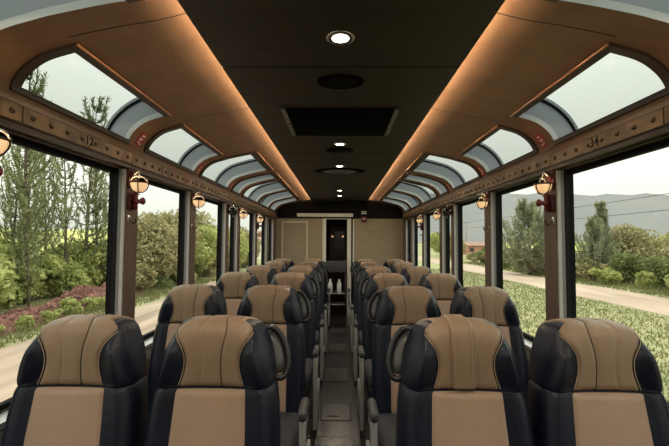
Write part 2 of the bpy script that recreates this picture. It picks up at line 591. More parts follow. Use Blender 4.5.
# central ceiling panels with seams
mb = MB()
ZC = 2.328
cuts = [Y0, -0.8, 0.35, 1.88, 3.745, 4.19, 6.0, Y1]
for a, b in zip(cuts[:-1], cuts[1:]):
    mb.box((-0.57, a + 0.006, ZC), (0.57, b - 0.006, ZC + 0.012), 0)
mb.box((-0.55, Y0, ZC + 0.0125), (0.55, Y1, ZC + 0.016), 1)
struct(mb.build('ceiling', [M['ceil'], M['matte']]))
mb = MB()
mb.box((-0.60, Y0, 2.445), (0.60, Y1, 2.48))
struct(mb.build('ceiling_roof', M['groove']))
for s, side in ((-1, 'left'), (1, 'right')):
    l = MB()
    l.box((s * 0.515, Y0 + 0.01, ZC + 0.0165), (s * 0.525, Y1 - 0.01, ZC + 0.026))
    o = l.build('led_strip', M['led'])
    tag(o, 'warm glowing strip light hidden above the %s edge of the dark ceiling panel' % side, 'strip light', 'strip lights along the ceiling edges')

# rear closing wall (behind the camera)
mb = MB()
mb.box((-1.45, Y0 - 0.05, 0), (1.45, Y0, 2.45))
struct(mb.build('wall_rear', M['end_panel']))

# ------------------------------------------------------------------ far end wall with doorway
DX0, DX1, DZ = -0.27, 0.154, 1.96
mb = MB()
mb.box((-1.43, Y1, 0), (DX0 - 0.075, Y1 + 0.06, 1.97), 0)
mb.box((DX1 + 0.145, Y1, 0), (1.43, Y1 + 0.06, 1.97), 0)
struct(mb.build('wall_end', M['end_panel']))
mb = MB()
mb.box((-1.45, Y1, 1.9705), (1.45, Y1 + 0.06, 2.46))
struct(mb.build('wall_bulkhead', M['bulk']))
mb = MB()
mb.box((DX0 - 0.075, Y1 - 0.02, 0), (DX0 - 0.005, Y1 + 0.07, DZ), 0)
mb.box((DX1 + 0.005, Y1 - 0.02, 0), (DX1 + 0.085, Y1 + 0.07, DZ), 0)
mb.box((DX0 - 0.075, Y1 - 0.02, DZ + 0.0005), (DX1 + 0.085, Y1 + 0.07, DZ + 0.0095), 0)
mb.box((DX1 + 0.0855, Y1 - 0.005, 0), (DX1 + 0.12, Y1 + 0.055, DZ), 1)
mb.box((DX1 + 0.1205, Y1 - 0.02, 0), (DX1 + 0.145, Y1 + 0.055, DZ), 0)
struct(mb.build('trim_doorway', [M['door_metal'], M['bulk']]))
mb = MB()
mb.rbox((-0.87, Y1 - 0.06, 2.0), (0.277, Y1 - 0.001, 2.075), 0.012)
struct(mb.build('trim_door_track', M['door_metal']))
mb = MB()
xa, xb, zb = -1.187, -0.646, 1.915
mb.box((xa, Y1 - 0.014, 0.6), (xa + 0.035, Y1 - 0.0005, zb))
mb.box((xb - 0.035, Y1 - 0.014, 0.6), (xb, Y1 - 0.0005, zb))
mb.box((xa + 0.0355, Y1 - 0.014, zb - 0.035), (xb - 0.0355, Y1 - 0.0005, zb))
struct(mb.build('trim_wall_panel', M['end_trim']))
# vestibule behind the door
mb = MB()
mb.box((-0.8, 9.5, 0.001), (0.8, 9.6, 2.3), 0)
mb.box((-0.85, Y1 + 0.0605, 0.001), (-0.8, 9.5, 2.3), 0)
mb.box((0.8, Y1 + 0.0605, 0.001), (0.85, 9.5, 2.3), 0)
mb.box((-0.85, Y1 + 0.0605, 2.3), (0.85, 9.6, 2.35), 0)
struct(mb.build('wall_vestibule', M['bulk']))
d = struct(thing('door_1', None, None, (0, 0, 0)))
mb = MB()
mb.box((-0.235, 9.44, 0.01), (-0.12, 9.495, 2.0)); mb.box((0.10, 9.44, 0.01), (0.215, 9.495, 2.0))
mb.box((-0.12, 9.44, 1.75), (0.10, 9.495, 2.0)); mb.box((-0.12, 9.44, 0.01), (0.10, 9.495, 0.95))
mb.build('door_leaf', M['iron'], d)
mb = MB()
mb.box((-0.12, 9.46, 0.95), (0.10, 9.47, 1.75))
mb.build('pane', M['pane_dark'], d)
mb = MB()
mb.tube([(0.15, 9.42, 0.95), (0.15, 9.42, 1.15)], 0.012, 8)
mb.build('handle', M['chrome'], d)

# ------------------------------------------------------------------ ceiling fittings
NUM = ['first', 'second', 'third', 'fourth', 'fifth', 'sixth', 'seventh', 'eighth', 'ninth', 'tenth']


def area_light(name, loc, power, size, col, parent, rot=(0, 0, 0)):
    ld = bpy.data.lights.new(name, 'AREA')
    ld.shape = 'DISK'
    ld.size = size
    ld.energy = power
    ld.color = col
    lo = bpy.data.objects.new(name, ld)
    COL.objects.link(lo)
    lo.location = loc
    lo.rotation_euler = rot
    lo.parent = parent
    return lo


vis = [1.60, 3.38, 4.37, 6.45, 7.19]
for k, yy in enumerate(vis + [0.55, -0.45, -1.5]):  # trailing ones are out of view, added to light the seat fronts
    if k < 5:
        lb = 'round recessed downlight with white lens, %s along the dark ceiling from the near end' % NUM[k]
    else:
        lb = 'unseen added downlight overhead to brighten the seat fronts, %s one back' % NUM[k - 5]
    t = thing('ceiling_downlight', lb, 'ceiling light', (0, yy, ZC), 'recessed downlights in the dark ceiling')
    mb = MB()
    mb.lathe([(0.046, -0.0005), (0.058, -0.0005), (0.060, -0.004), (0.056, -0.008), (0.046, -0.006)], (0, 0, 0), 28)
    mb.build('ring', M['chrome'], t)
    mb = MB()
    mb.lathe([(0.044, -0.0008), (0.045, -0.004), (0.03, -0.007), (0.002, -0.008)], (0, 0, 0), 24)
    mb.build('lens', M['bulb'], t)
    area_light('downlight_lamp', (0, 0, -0.012), DOWN_POWER * (1.5 if k < 5 else 1.8), 0.085, (1.0, 0.84, 0.64), t)

for k, (yy, rx, ry) in enumerate([(2.05, 0.122, 0.088), (3.60, 0.125, 0.085), (4.68, 0.30, 0.18)]):
    lb = ['round black ceiling speaker in front of the black hatch', 'small black ceiling speaker just past the black hatch', 'large oval black vent in the far part of the dark ceiling'][k]
    t = thing('ceiling_speaker' if k < 2 else 'ceiling_vent', lb, 'speaker' if k < 2 else 'vent', (0, yy, ZC))
    mb = MB()
    for q, zz in ((1.0, -0.0005), (1.0, -0.006), (0.93, -0.009), (0.9, -0.0055)):
        pass
    rings = [[(rx * q * math.cos(2 * math.pi * j / 32), ry * q * math.sin(2 * math.pi * j / 32), zz) for j in range(32)] for q, zz in ((1.0, -0.0005), (1.0, -0.006), (0.95, -0.010), (0.90, -0.006))]
    mb.loft(rings)
    mb.build('rim', M['matte'], t)
    mb = MB()
    rings = [[(rx * q * math.cos(2 * math.pi * j / 32), ry * q * math.sin(2 * math.pi * j / 32), zz) for j in range(32)] for q, zz in ((0.88, -0.0062), (0.7, -0.009), (0.3, -0.011), (0.02, -0.0115))]
    mb.loft(rings)
    mb.build('grille', M['grille'], t)
    if k == 2:
        mb = MB()
        for q in range(-4, 5):
            w_ = 0.2 * math.sqrt(max(0.05, 1 - (q / 5) ** 2))
            mb.box((-w_, q * 0.027 - 0.004, -0.016), (w_, q * 0.027 + 0.004, -0.009))
        mb.build('louvre', M['hatch_clip'], t)

t = thing('ceiling_hatch', 'wide black rectangular panel with mottled grey edge strips in the dark ceiling', 'ceiling panel', (0, 2.45, ZC))
mb = MB()
mb.rbox((-0.342, 0.0, -0.010), (0.342, 0.64, -0.0006), 0.003)
mb.build('panel', M['matte'], t)
for s in (-1, 1):
    mb = MB()
    mb.box((s * 0.345, 0.02, -0.012), (s * 0.372, 0.62, -0.0006), 0)
    for q in range(5):
        mb.lathe([(0.006, -0.012), (0.005, -0.015), (0.001, -0.016)], (s * 0.358, 0.06 + q * 0.125, 0), 8, 1)
    mb.build('edge_strip', [M['hatch_clip'], M['rivet']], t)
for ya in (-0.012, 0.642):
    mb = MB()
    mb.box((-0.375, ya, -0.006), (0.375, ya + 0.01, -0.0006))
    mb.build('lip', M['trim_brown'], t)

# ------------------------------------------------------------------ wall lamps, hammers, hooks, stickers
LP = [('rear', -0.70), ('nearest', 1.395), ('second', 2.443), ('third', 3.492), ('fourth', 5.125), ('fifth', 6.22)]


def bracket_lamp(s, lit, label, y):
    side = s
    t = thing('wall_lamp', label, 'wall lamp', (s * A_IN, y, 1.835), 'bracket lamps on the window posts')
    cx = -s * 0.060
    mb = MB()      # back plate with stepped ornament
    mb.rbox((-s * 0.0005, -0.030, -0.02), (-s * 0.012, 0.030, 0.105), 0.006)
    mb.lathe([(0.024, -s * 0.011), (0.024, -s * 0.02), (0.012, -s * 0.03), (0.002, -s * 0.031)], (0, 0, 0.06), 14, 0, 'x')
    mb.build('back_plate', M['darkred'], t)
    mb = MB()      # arm
    mb.tube(catmull([(-s * 0.02, 0, 0.06), (-s * 0.05, 0, 0.085), (cx, 0, 0.075), (cx, 0, 0.045)], 5), 0.006, 8)
    mb.build('arm', M['chrome'], t)
    mb = MB()      # glass bowl
    prof = [(0.047, 0.016), (0.049, 0.011), (0.048, 0.0), (0.044, -0.016), (0.035, -0.030), (0.023, -0.039), (0.010, -0.042), (0.002, -0.042)]
    mb.lathe([(0.002, 0.015), (0.042, 0.0155)] + prof, (cx, 0, 0), 24)
    mb.build('bowl', M['bowl'] if lit else M['bowl_off'], t)
    mb = MB()      # rim and cage straps
    mb.tube([(cx + 0.052 * math.cos(a), 0.052 * math.sin(a), 0.014) for a in np.linspace(0, 2 * math.pi, 24, endpoint=False)], 0.0045, 6, 0, True)
    for q in range(4):
        a = q * math.pi / 4 + 0.35
        pts = [(cx + math.cos(a) * r * sg, math.sin(a) * r * sg, z) for sg, lst in ((1, [(0.052, 0.014), (0.054, 0.0), (0.049, -0.017), (0.038, -0.034), (0.023, -0.044), (0.0, -0.047)]), (-1, [(0.023, -0.044), (0.038, -0.034), (0.049, -0.017), (0.054, 0.0), (0.052, 0.014)])) for r, z in lst]
        if q % 2 == 0:
            mb.tube(pts, 0.0035, 6)
    mb.build('cage', M['iron'], t)
    mb = MB()      # bow over the bowl
    pts = [(cx + 0.052 * math.cos(a) * 0.7, 0.052 * math.cos(a) * 0.7, 0.016 + 0.040 * math.sin(a)) for a in np.linspace(0, math.pi, 11)]
    mb.tube(pts, 0.005, 6)
    mb.build('bow', M['chrome'], t)
    mb = MB()
    mb.lathe([(0.004, -0.046), (0.008, -0.051), (0.007, -0.058), (0.002, -0.063)], (cx, 0, 0), 10)
    mb.build('finial', M['chrome'], t)
    if lit:
        ld = bpy.data.lights.new('bowl_lamp', 'POINT')
        ld.energy = BOWL_POWER
        ld.color = (1.0, 0.66, 0.36)
        ld.shadow_soft_size = 0.03
        lo = bpy.data.objects.new('bowl_lamp', ld)
        COL.objects.link(lo)
        lo.parent = t
        lo.location = (cx, 0, 0.036)
    return t


def hammer(s, y, label):
    t = thing('emergency_hammer', label, 'emergency hammer', (s * A_IN, y, 1.735), 'red emergency hammers under the lamps')
    mb = MB()
    mb.rbox((-s * 0.0005, -0.032, -0.055), (-s * 0.022, 0.032, 0.05), 0.006)
    mb.build('holder', M['darkred'], t)
    mb = MB()
    mb.tube([(-s * 0.03, 0.0, -0.005), (-s * 0.055, -0.006, -0.002), (-s * 0.085, -0.012, 0.0)], [0.016, 0.014, 0.013], 10)
    mb.lathe([(0.004, -s * 0.078), (0.021, -s * 0.080), (0.023, -s * 0.092), (0.014, -s * 0.100), (0.002, -s * 0.101)], (0, -0.012, 0.0), 12, 0, 'x')
    mb.build('hammer_head', M['red'], t)
    mb = MB()
    mb.tube([(-s * 0.035, 0, 0.055), (-s * 0.035, 0, -0.05)], [0.012, 0.010], 10)
    mb.build('handle', M['red'], t)
    return t


def hook(s, y, label, z=1.64):
    t = thing('coat_hook', label, 'coat hook', (s * A_IN, y, z), 'small metal hooks on the window posts')
    mb = MB()
    mb.rbox((-s * 0.0005, -0.014, -0.022), (-s * 0.006, 0.014, 0.03), 0.003)
    mb.build('plate', M['chrome'], t)
    mb = MB()
    mb.tube(catmull([(-s * 0.006, 0, 0.0), (-s * 0.03, 0, -0.022), (-s * 0.045, 0, -0.012), (-s * 0.048, 0, 0.01)], 5), 0.0045, 8)
    mb.build('hook', M['iron'], t)
    return t


def sticker(s, y, label):
    i = I_GB - 2
    x, z = cov_pt(s, i + 4, -0.001)
    t = thing('safety_sign', label, 'sign', (x, y, z), 'red safety signs between the skylights')
    a = Vector(cov_pt(s, i)) ; b = Vector(cov_pt(s, i + 9))
    rows_f, n = [], 9
    mb = MB()
    def P(k, yy, d):
        q = cov_pt(s, i + k, d)
        return (q[0] - x, yy, q[1] - z)
    mb.grid([[P(k, yy, -0.002) for k in range(10)] for yy in (-0.037, 0.037)])
    mb.grid([[P(k, yy, -0.0005) for k in range(10)] for yy in (-0.037, 0.037)])
    for yy in (-0.037, 0.037):
        mb.grid([[P(k, yy, d) for k in range(10)] for d in (-0.002, -0.0005)])
    mb.build('plate', M['sign_red'], t)
    mb = MB()     # white pictogram strokes
    def stroke(k0, k1, ya, yb):
        mb.grid([[P(k, yy, -0.0028) for k in range(k0, k1 + 1)] for yy in (ya, yb)])
    stroke(2, 6, -0.006, 0.000)
    stroke(5, 6, -0.022, 0.018)
    stroke(2, 3, 0.004, 0.022)
    stroke(3, 4, -0.024, -0.010)
    stroke(7, 8, -0.010, 0.022)
    mb.build('pictogram', M['white'], t)
    return t


for s, sd in ((-1, 'left'), (1, 'right')):
    for nm, y in LP:
        if nm == 'rear':
            continue
        bracket_lamp(s, True, 'glowing amber bowl lamp on bracket, %s post on the %s wall' % (nm, sd), y)
    bracket_lamp(s, False, 'unlit black bowl lamp beside the narrow window on the %s wall' % sd, 4.625)
    for nm, y in (('nearest', 1.40), ('second', 2.452), ('fifth', 6.225)):
        hammer(s, y, 'red emergency hammer under the lamp of the %s post on the %s wall' % (nm, sd))
    for nm, y in LP[1:]:
        hook(s, y, 'small metal coat hook below the lamp of the %s post on the %s wall' % (nm, sd), 1.62)
    for k, y in enumerate((2.535, 3.615, 4.69)):
        sticker(s, y, 'square red sign with white pictogram on the coving, %s along the %s wall' % (NUM[k], sd))


def number_plate(s, y, txt, label):
    t = thing('seat_number_plate', label, 'number plate', (s * (A_IN - 0.0146), y, (Z_S0 + Z_S1) / 2))
    mb = MB()
    mb.rbox((-s * 0.0002, -0.039, -0.027), (-s * 0.003, 0.039, 0.027), 0.001)
    mb.build('plate', M['plate_brass'], t)
    cu = bpy.data.curves.new('number', 'FONT')
    cu.body = txt
    cu.size = 0.064
    cu.align_x = 'CENTER'
    cu.align_y = 'CENTER'
    cu.extrude = 0.001
    cu.space_character = 1.1
    cu.offset = 0.0012
    cu.materials.append(M['groove'])
    tmp = bpy.data.objects.new('number_text', cu)
    COL.objects.link(tmp)
    bpy.context.view_layer.update()
    me = bpy.data.meshes.new_from_object(tmp.evaluated_get(bpy.context.evaluated_depsgraph_get()))
    bpy.data.objects.remove(tmp)
    o = bpy.data.objects.new('number', me)
    COL.objects.link(o)
    o.parent = t
    o.location = (-s * 0.0042, 0, 0)
    o.rotation_euler = (R(90), 0, R(90) if s < 0 else R(-90))
    return t


number_plate(-1, 2.011, '12', 'small brass plate with dark seat numbers 12 on the left riveted strip')
number_plate(1, 2.011, '34', 'small brass plate with dark seat numbers 34 on the right riveted strip')

# fire alarm and label on the bulkhead
t = thing('fire_alarm', 'small red alarm box on the end wall right of the doorway', 'alarm', (0.50, Y1, 1.955))
mb = MB(); mb.rbox((-0.055, -0.045, -0.055), (0.055, -0.001, 0.055), 0.012); mb.build('housing', M['red'], t)
mb = MB(); mb.rbox((-0.025, -0.052, -0.005), (0.02, -0.0455, 0.025), 0.003); mb.build('button', M['white'], t)
t = thing('wall_label', 'small white square label above the red alarm box', 'label', (0.50, Y1, 2.095))
mb = MB(); mb.rbox((-0.05, -0.006, -0.03), (0.05, -0.0008, 0.03), 0.002); mb.build('plate', M['white'], t)
mb = MB(); mb.box((-0.03, -0.008, -0.012), (-0.005, -0.0062, 0.014)); mb.box((0.008, -0.008, -0.012), (0.03, -0.0062, 0.014)); mb.build('symbol', M['black'], t)

# service trolley at the doorway
t = thing('service_trolley', 'dark service trolley standing in the far doorway', 'trolley', (-0.06, 7.98, 0))
mb = MB(); mb.rbox((-0.20, -0.2, 0.90), (0.20, 0.2, 1.115), 0.012); mb.build('cabinet', M['charcoal'], t)
for x in (-0.18, 0.18):
    for y in (-0.18, 0.18):
        mb = MB(); mb.tube([(x, y, 0.07), (x, y, 0.899)], 0.012, 8); mb.build('leg', M['iron'], t)
        mb = MB(); mb.lathe([(0.004, -0.015), (0.034, -0.013), (0.034, 0.013), (0.004, 0.015)], (x, y, 0.0345), 12, 0, 'x'); mb.build('wheel', M['black'], t)
for z in (0.27, 0.48):
    mb = MB(); mb.rbox((-0.19, -0.19, z), (0.19, 0.19, z + 0.02), 0.006); mb.build('shelf', M['steel'], t)
for x, lb in ((-0.115, 'left'), (0.06, 'right')):
    j = MB()
    j.lathe([(0.03, 0.0), (0.045, 0.01), (0.045, 0.15), (0.03, 0.2), (0.02, 0.23), (0.024, 0.26), (0.004, 0.262)], (0, 0, 0), 16)
    o = j.build('jug', M['white']); o.location = (-0.06 + x, 7.90, 0.501)
    tag(o, 'white jug standing on the trolley shelf at the doorway, the %s one' % lb, 'jug', 'jugs on the trolley')
for x in (-0.33, 0.16):
    q = MB()
    q.lathe([(0.004, -0.02), (0.02, -0.018), (0.025, 0.0), (0.02, 0.012), (0.01, 0.018), (0.004, 0.02)], (0, 0, 0), 14)
    o = q.build('vestibule_lamp', M['bowl']); o.location = (x * 0.5, 9.38, 1.62)
    tag(o, 'small warm lamp seen through the dark doorway, the %s of two' % ('left' if x < 0 else 'right'), 'lamp', 'small lamps beyond the doorway')

# ------------------------------------------------------------------ seats
W_TAB = [(0.36, 0.243), (0.77, 0.241), (0.90, 0.232), (0.965, 0.221), (1.0, 0.216), (1.06, 0.203), (1.11, 0.187), (1.15, 0.166), (1.18, 0.152), (1.20, 0.138), (1.21, 0.122), (1.2165, 0.098)]
B_TAB = [(0.96, 0.122), (1.0, 0.108), (1.03, 0.100), (1.06, 0.096), (1.09, 0.097), (1.12, 0.105), (1.15, 0.122), (1.175, 0.142), (1.20, 0.150), (1.22, 0.15)]
ZT = 1.2165


def smooth_tab(tab, z):
    return sum(lerp_table(tab, z + d) for d in (-0.02, -0.01, 0, 0.01, 0.02)) / 5 if z < 1.18 else lerp_table(tab, z)


def zmap(z):
    return z if z < 0.97 else 0.97 + (z - 0.97) * 0.90


def seat_yc(z):       # centre of the back's thickness
    y = 0.075 + 0.185 * (z - 0.45)
    if z > 0.97:
        y -= 0.045 * math.sin(min(1, (z - 0.97) / 0.25) * math.pi * 0.5) * 0.6
    return y


def seat_t(z):
    t = 0.155
    if z > 0.97:
        t = 0.15
    if z > 1.165:
        t = 0.15 * max(0.02, 1 - ((z - 1.165) / (ZT + 0.0015 - 1.165)) ** 2.6) ** (1 / 2.2)
    return t


def seat_x(u, z):
    return u * smooth_tab(W_TAB, z)


def bol(u, z):
    a = abs(u)
    b = 0.030 if z < 0.97 else 0.034 * max(0, min(1, (1.19 - z) / 0.08))
    if a < 0.78:
        return b * (a / 0.78) ** 3
    return b * math.cos((a - 0.78) / 0.22 * math.pi / 2)


def seat_front(x, z, off=0.0):
    w = smooth_tab(W_TAB, z)
    u = max(-0.9999, min(0.9999, x / w))
    n = 4.5
    return (x, seat_yc(z) - seat_t(z) / 2 * (1 - abs(u) ** n) ** (1 / n) - bol(u, z) - off, zmap(z))


def seat_wide(z):
    return 1 + 0.14 * max(0, min(1, (z - 0.98) / 0.2)) ** 1.3


def seat_back(x, z, off=0.0):
    w = smooth_tab(W_TAB, z) * seat_wide(z)
    u = max(-0.9999, min(0.9999, x / w))
    n = 4.5
    return (x, seat_yc(z) + seat_t(z) / 2 * (1 - abs(u) ** n) ** (1 / n) + off, zmap(z))


US = [math.sin(math.pi / 2 * k) for k in np.linspace(-1, 1, 23)]


def back_loft(zs, pinch):
    rings = []
    for z in zs:
        q = pinch(z)
        ring = []
        w = smooth_tab(W_TAB, z)
        for u in US:
            p = seat_front(u * w, z)
            ring.append((p[0] * q, seat_yc(z) + (p[1] - seat_yc(z)) * q, zmap(z)))
        for u in reversed(US[1:-1]):
            p = seat_back(u * w * seat_wide(z), z)
            ring.append((p[0] * q, seat_yc(z) + (p[1] - seat_yc(z)) * q, zmap(z)))
        rings.append(ring)
    return rings


def displaced(base, offs):
    """move a grid of points along its outward normals"""
    B = np.array(base)
    du = np.gradient(B, axis=1)
    dv = np.gradient(B, axis=0)
    n = np.cross(du, dv)
    n /= np.maximum(np.linalg.norm(n, axis=2), 1e-9)[:, :, None]
    out = []
    for j in range(B.shape[0]):
        row = []
        for k in range(B.shape[1]):
            P = B[j, k]
            ref = P - np.array([P[0] * 0.6, seat_yc(P[2]), P[2] - 0.10])
            v = n[j, k] if n[j, k].dot(ref) > 0 else -n[j, k]
            row.append(tuple(P + v * offs[j][k]))
        out.append(row)
    return out


def panel_patch(path, halfw, puff, seams, thick=0.006, nx=29):
    """soft panel following the back; path = list of (z, front?)"""
    base, offs = [], []
    for j, (z, fr) in enumerate(path):
        h = halfw(z)
        row, ro = [], []
        ej = min(1.0, min(j, len(path) - 1 - j) / 2.0)
        for k in range(nx):
            u = -1 + 2 * k / (nx - 1)
            e = min(1.0, (1 - abs(u)) / 0.10)
            off = -0.004 + (thick + 0.004) * math.sin(e * math.pi / 2) * (0.25 + 0.75 * ej) + puff * (1 - u * u) * ej
            for sx in seams:
                off -= 0.005 * math.exp(-((u - sx) / 0.045) ** 2)
            x = u * h * (1 if fr else 1.1)
            row.append(seat_front(x, z) if fr else seat_back(x, z))
            ro.append(off)
        base.append(row)
        offs.append(ro)
    return displaced(base, offs)


def path_line(x_of, path, off):
    xs = [[x_of(z) + d for d in (-0.004, 0, 0.004)] for z, fr in path]
    base = [[seat_front(x, z) if fr else seat_back(x, z) for x in row] for row, (z, fr) in zip(xs, path)]
    return [r[1] for r in displaced(base, [[off] * 3 for _ in path])]


def seat_parts(root, side, aisle, strap=False):
    """side: -1 left of the aisle, +1 right; aisle: seat next to the aisle"""
    sa = -side                     # direction of the aisle in local x
    # backrest
    mb = MB()
    zs = [0.36, 0.37, 0.40] + list(np.linspace(0.46, 0.92, 12)) + [0.945, 0.958, 0.966, 0.969]
    mb.loft(back_loft(zs, lambda z: 1 - 0.035 * max(0, (z - 0.945) / 0.024) ** 2 if z > 0.945 else (0.9 if z < 0.365 else 1)))
    mb.build('backrest', M['navy'], root)
    # headrest
    mb = MB()
    zs = [0.970, 0.974, 0.984, 1.0] + list(np.linspace(1.02, 1.15, 9)) + [1.165, 1.18, 1.19, 1.20, 1.207, 1.212, 1.2155, ZT]
    mb.loft(back_loft(zs, lambda z: 1 - 0.035 * max(0, (0.99 - z) / 0.02) ** 2 if z < 0.99 else 1))
    mb.build('headrest', M['navy'], root)
    # tan back panel
    mb = MB()
    path = [(z, True) for z in [0.45, 0.46, 0.47] + list(np.linspace(0.50, 0.94, 14)) + [0.953, 0.960, 0.966]]
    mb.grid(panel_patch(path, lambda z: lerp_table([(0.45, 0.138), (0.8, 0.135), (0.97, 0.126)], z), 0.010, []))
    mb.build('back_panel', M['tan_panel'], root)
    # tan headrest panel over the crown
    mb = MB()
    zf = [0.973, 0.978, 0.985] + list(np.linspace(1.0, 1.15, 13)) + [1.165, 1.178, 1.188, 1.197, 1.205, 1.211, 1.215]
    path = [(z, True) for z in zf] + [(z, False) for z in reversed(zf[10:])]
    hw = lambda z: min(smooth_tab(B_TAB, z), smooth_tab(W_TAB, z) * 0.97)
    d_s = 0.36 * sa if not strap else None
    seams = [0.33, -0.33]
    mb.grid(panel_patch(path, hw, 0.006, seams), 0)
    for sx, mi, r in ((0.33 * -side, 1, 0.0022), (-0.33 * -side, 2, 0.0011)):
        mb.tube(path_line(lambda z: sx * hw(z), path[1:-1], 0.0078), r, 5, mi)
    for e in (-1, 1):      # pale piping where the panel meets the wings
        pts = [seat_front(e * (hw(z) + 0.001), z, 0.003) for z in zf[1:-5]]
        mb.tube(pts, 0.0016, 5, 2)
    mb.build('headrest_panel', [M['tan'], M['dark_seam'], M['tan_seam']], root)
    # puffed wings
    for e in (-1, 1):
        mb = MB()
        rows = []
        zw = list(np.linspace(0.976, 1.160, 16))
        for j, z in enumerate(zw):
            a = hw(z) + 0.003
            b = max(a + 0.004, smooth_tab(W_TAB, z) * 0.985)
            row = []
            for k in range(11):
                u = k / 10
                puff = math.sin(math.pi * u) ** 0.6 * math.sin(math.pi * j / 15) ** 0.6
                row.append(seat_front(e * (a + (b - a) * u), z, -0.003 + 0.013 * puff))
            rows.append(row)
        mb.grid(rows)
        mb.build('headrest_wing', M['navy'], root)
    if strap:
        mb = MB()
        zs_ = zf[1:]
        path2 = [(z, True) for z in zs_] + [(z, False) for z in reversed(zf[14:])]
        x0, x1 = -0.052, 0.028
        sec = [(x0, 0.004), (x0, 0.017), (x0 + 0.012, 0.021), (x1 - 0.012, 0.021), (x1, 0.017), (x1, 0.004)]
        base = [[seat_front(x, z) if fr else seat_back(x, z) for x, o in sec] for z, fr in path2]
        xs6 = np.linspace(x0, x1, 6)
        flat = [[seat_front(x, z) if fr else seat_back(x, z) for x in xs6] for z, fr in path2]
        lo = displaced(flat, [[0.004] * 6 for _ in path2])
        hi = displaced(flat, [[0.017, 0.021, 0.022, 0.022, 0.021, 0.017] for _ in path2])
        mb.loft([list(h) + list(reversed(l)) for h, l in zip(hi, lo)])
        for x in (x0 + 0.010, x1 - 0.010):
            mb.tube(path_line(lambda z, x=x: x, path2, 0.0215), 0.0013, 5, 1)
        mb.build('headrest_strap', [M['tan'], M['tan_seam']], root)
    # cushion
    mb = MB()
    mb.rbox((-0.235, -0.44, 0.36), (0.235, -0.005, 0.475), 0.045, 0, 4)
    mb.build('cushion', M['charcoal'], root)
    mb = MB()
    mb.rbox((-0.22, -0.42, 0.27), (0.22, 0.10, 0.359), 0.02, 0, 2)
    mb.build('seat_pan', M['shell'], root)
    # rear shell
    mb = MB()
    zs_ = np.linspace(0.42, 1.08, 14)
    rows = []
    for z in zs_:
        w = smooth_tab(W_TAB, z) * 0.93
        rows.append([(u * w, seat_back(u * w, z, 0.004 + 0.014 * (1 - u * u))[1], z) for u in np.linspace(-1, 1, 13)])
    mb.grid(rows)
    mb.build('back_shell', M['shell'], root)
    for x in (-0.16, 0.16):
        mb = MB()
        mb.rbox((x - 0.02, -0.30, 0.0), (x + 0.02, 0.02, 0.02), 0.006)
        mb.tube([(x, -0.14, 0.02), (x, -0.14, 0.2695)], 0.022, 10)
        mb.build('leg', M['grey_plastic'], root)
    if aisle:
        # armrest
        xa = sa * 0.272
        mb = MB()
        pts = catmull([(xa, -0.40, 0.04), (xa, -0.405, 0.35), (xa, -0.40, 0.56), (xa, -0.37, 0.60), (xa, -0.1, 0.605), (xa, 0.07, 0.61)], 4)
        mb.rbox((xa - 0.016, -0.42, 0.03), (xa + 0.016, -0.35, 0.585), 0.008)
        mb.rbox((xa - 0.014, -0.349, 0.50), (xa + 0.014, -0.20, 0.575), 0.008)
        mb.rbox((xa - 0.012, -0.36, 0.03), (xa + 0.012, 0.05, 0.28), 0.006)
        mb.rbox((min(sa * 0.236, xa), -0.2, 0.29), (max(sa * 0.236, xa), -0.12, 0.34), 0.006)
        ar = mb.build('armrest', M['grey_plastic'], root)
        mb = MB()
        mb.rbox((xa - 0.024, -0.435, 0.586), (xa + 0.024, -0.22, 0.64), 0.02, 0, 3)
        mb.build('armrest_pad', M['pad'], ar)
        # grab handle loop at the shoulder
        z0, hz, hx = 1.058, 0.094, 0.046
        y0 = seat_yc(z0) + 0.06
        cx = sa * 0.203
        loop = []
        for a in np.linspace(0, 2 * math.pi, 28, endpoint=False):
            x = cx + sa * (-0.024 * math.sin(a)) + hx * math.cos(a)
            z = z0 + hz * math.sin(a)
            loop.append((x, y0 + 0.185 * (z - z0) + 0.012 * math.cos(a) * sa, z))
        mb = MB()
        mb.tube(loop, 0.013, 8, 0, True)
        gh = mb.build('grab_handle', M['loop'], root)
        mb = MB()
        c = Vector((cx, y0, z0))
        inner = [c + (Vector(p) - c) * 0.84 for p in loop]
        mb.loft([[p + Vector((0, 0.012, 0)) for p in inner], [p + Vector((0, 0.004, 0)) for p in inner], [c + (p - c) * 0.5 + Vector((0, -0.004, 0)) for p in inner]])
        mb.build('handle_plate', M['loop_plate'], gh)


ROWN = ['front', 'second', 'third', 'fourth', 'fifth']
XS = {(-1, False): -0.957, (-1, True): -0.454, (1, True): 0.452, (1, False): 0.942}
protos = {}
for (sd, ai), x in XS.items():
    r0 = thing('passenger_seat', '', 'seat', (x, 0, 0), 'passenger seats of the railway carriage')
    seat_parts(r0, sd, ai, False)
    protos[(sd, ai)] = r0
ROW_Y0, PITCH = 1.49 - 0.135, 1.115
for k in range(5):
    for (sd, ai), x in XS.items():
        lb = 'tan and navy seat, %s row from the viewer, %s of the aisle, beside the %s' % (ROWN[k], 'left' if sd < 0 else 'right', 'aisle' if ai else 'window')
        if k == 0 and sd > 0 and ai:
            o = thing('passenger_seat', lb, 'seat', (x, 0, 0), 'passenger seats of the railway carriage')
            seat_parts(o, sd, ai, True)
            o['label'] = 'tan and navy leather seat with a raised headrest strap, front row right of the aisle'
        else:
            o = protos[(sd, ai)] if k == 1 else copy_tree(protos[(sd, ai)])
            o['label'] = lb
        o.location = (x, ROW_Y0 + PITCH * k, 0)
for (sd, ai), x in XS.items():
    o = copy_tree(protos[(-sd, ai)])
    o.location = (x, ROW_Y0 + PITCH * 5 + 0.12, 0)
    o.rotation_euler = (0, 0, math.pi)
    o['label'] = 'dark-backed seat facing the end wall, farthest row, %s side beside the %s' % ('left' if sd < 0 else 'right', 'aisle' if ai else 'window')
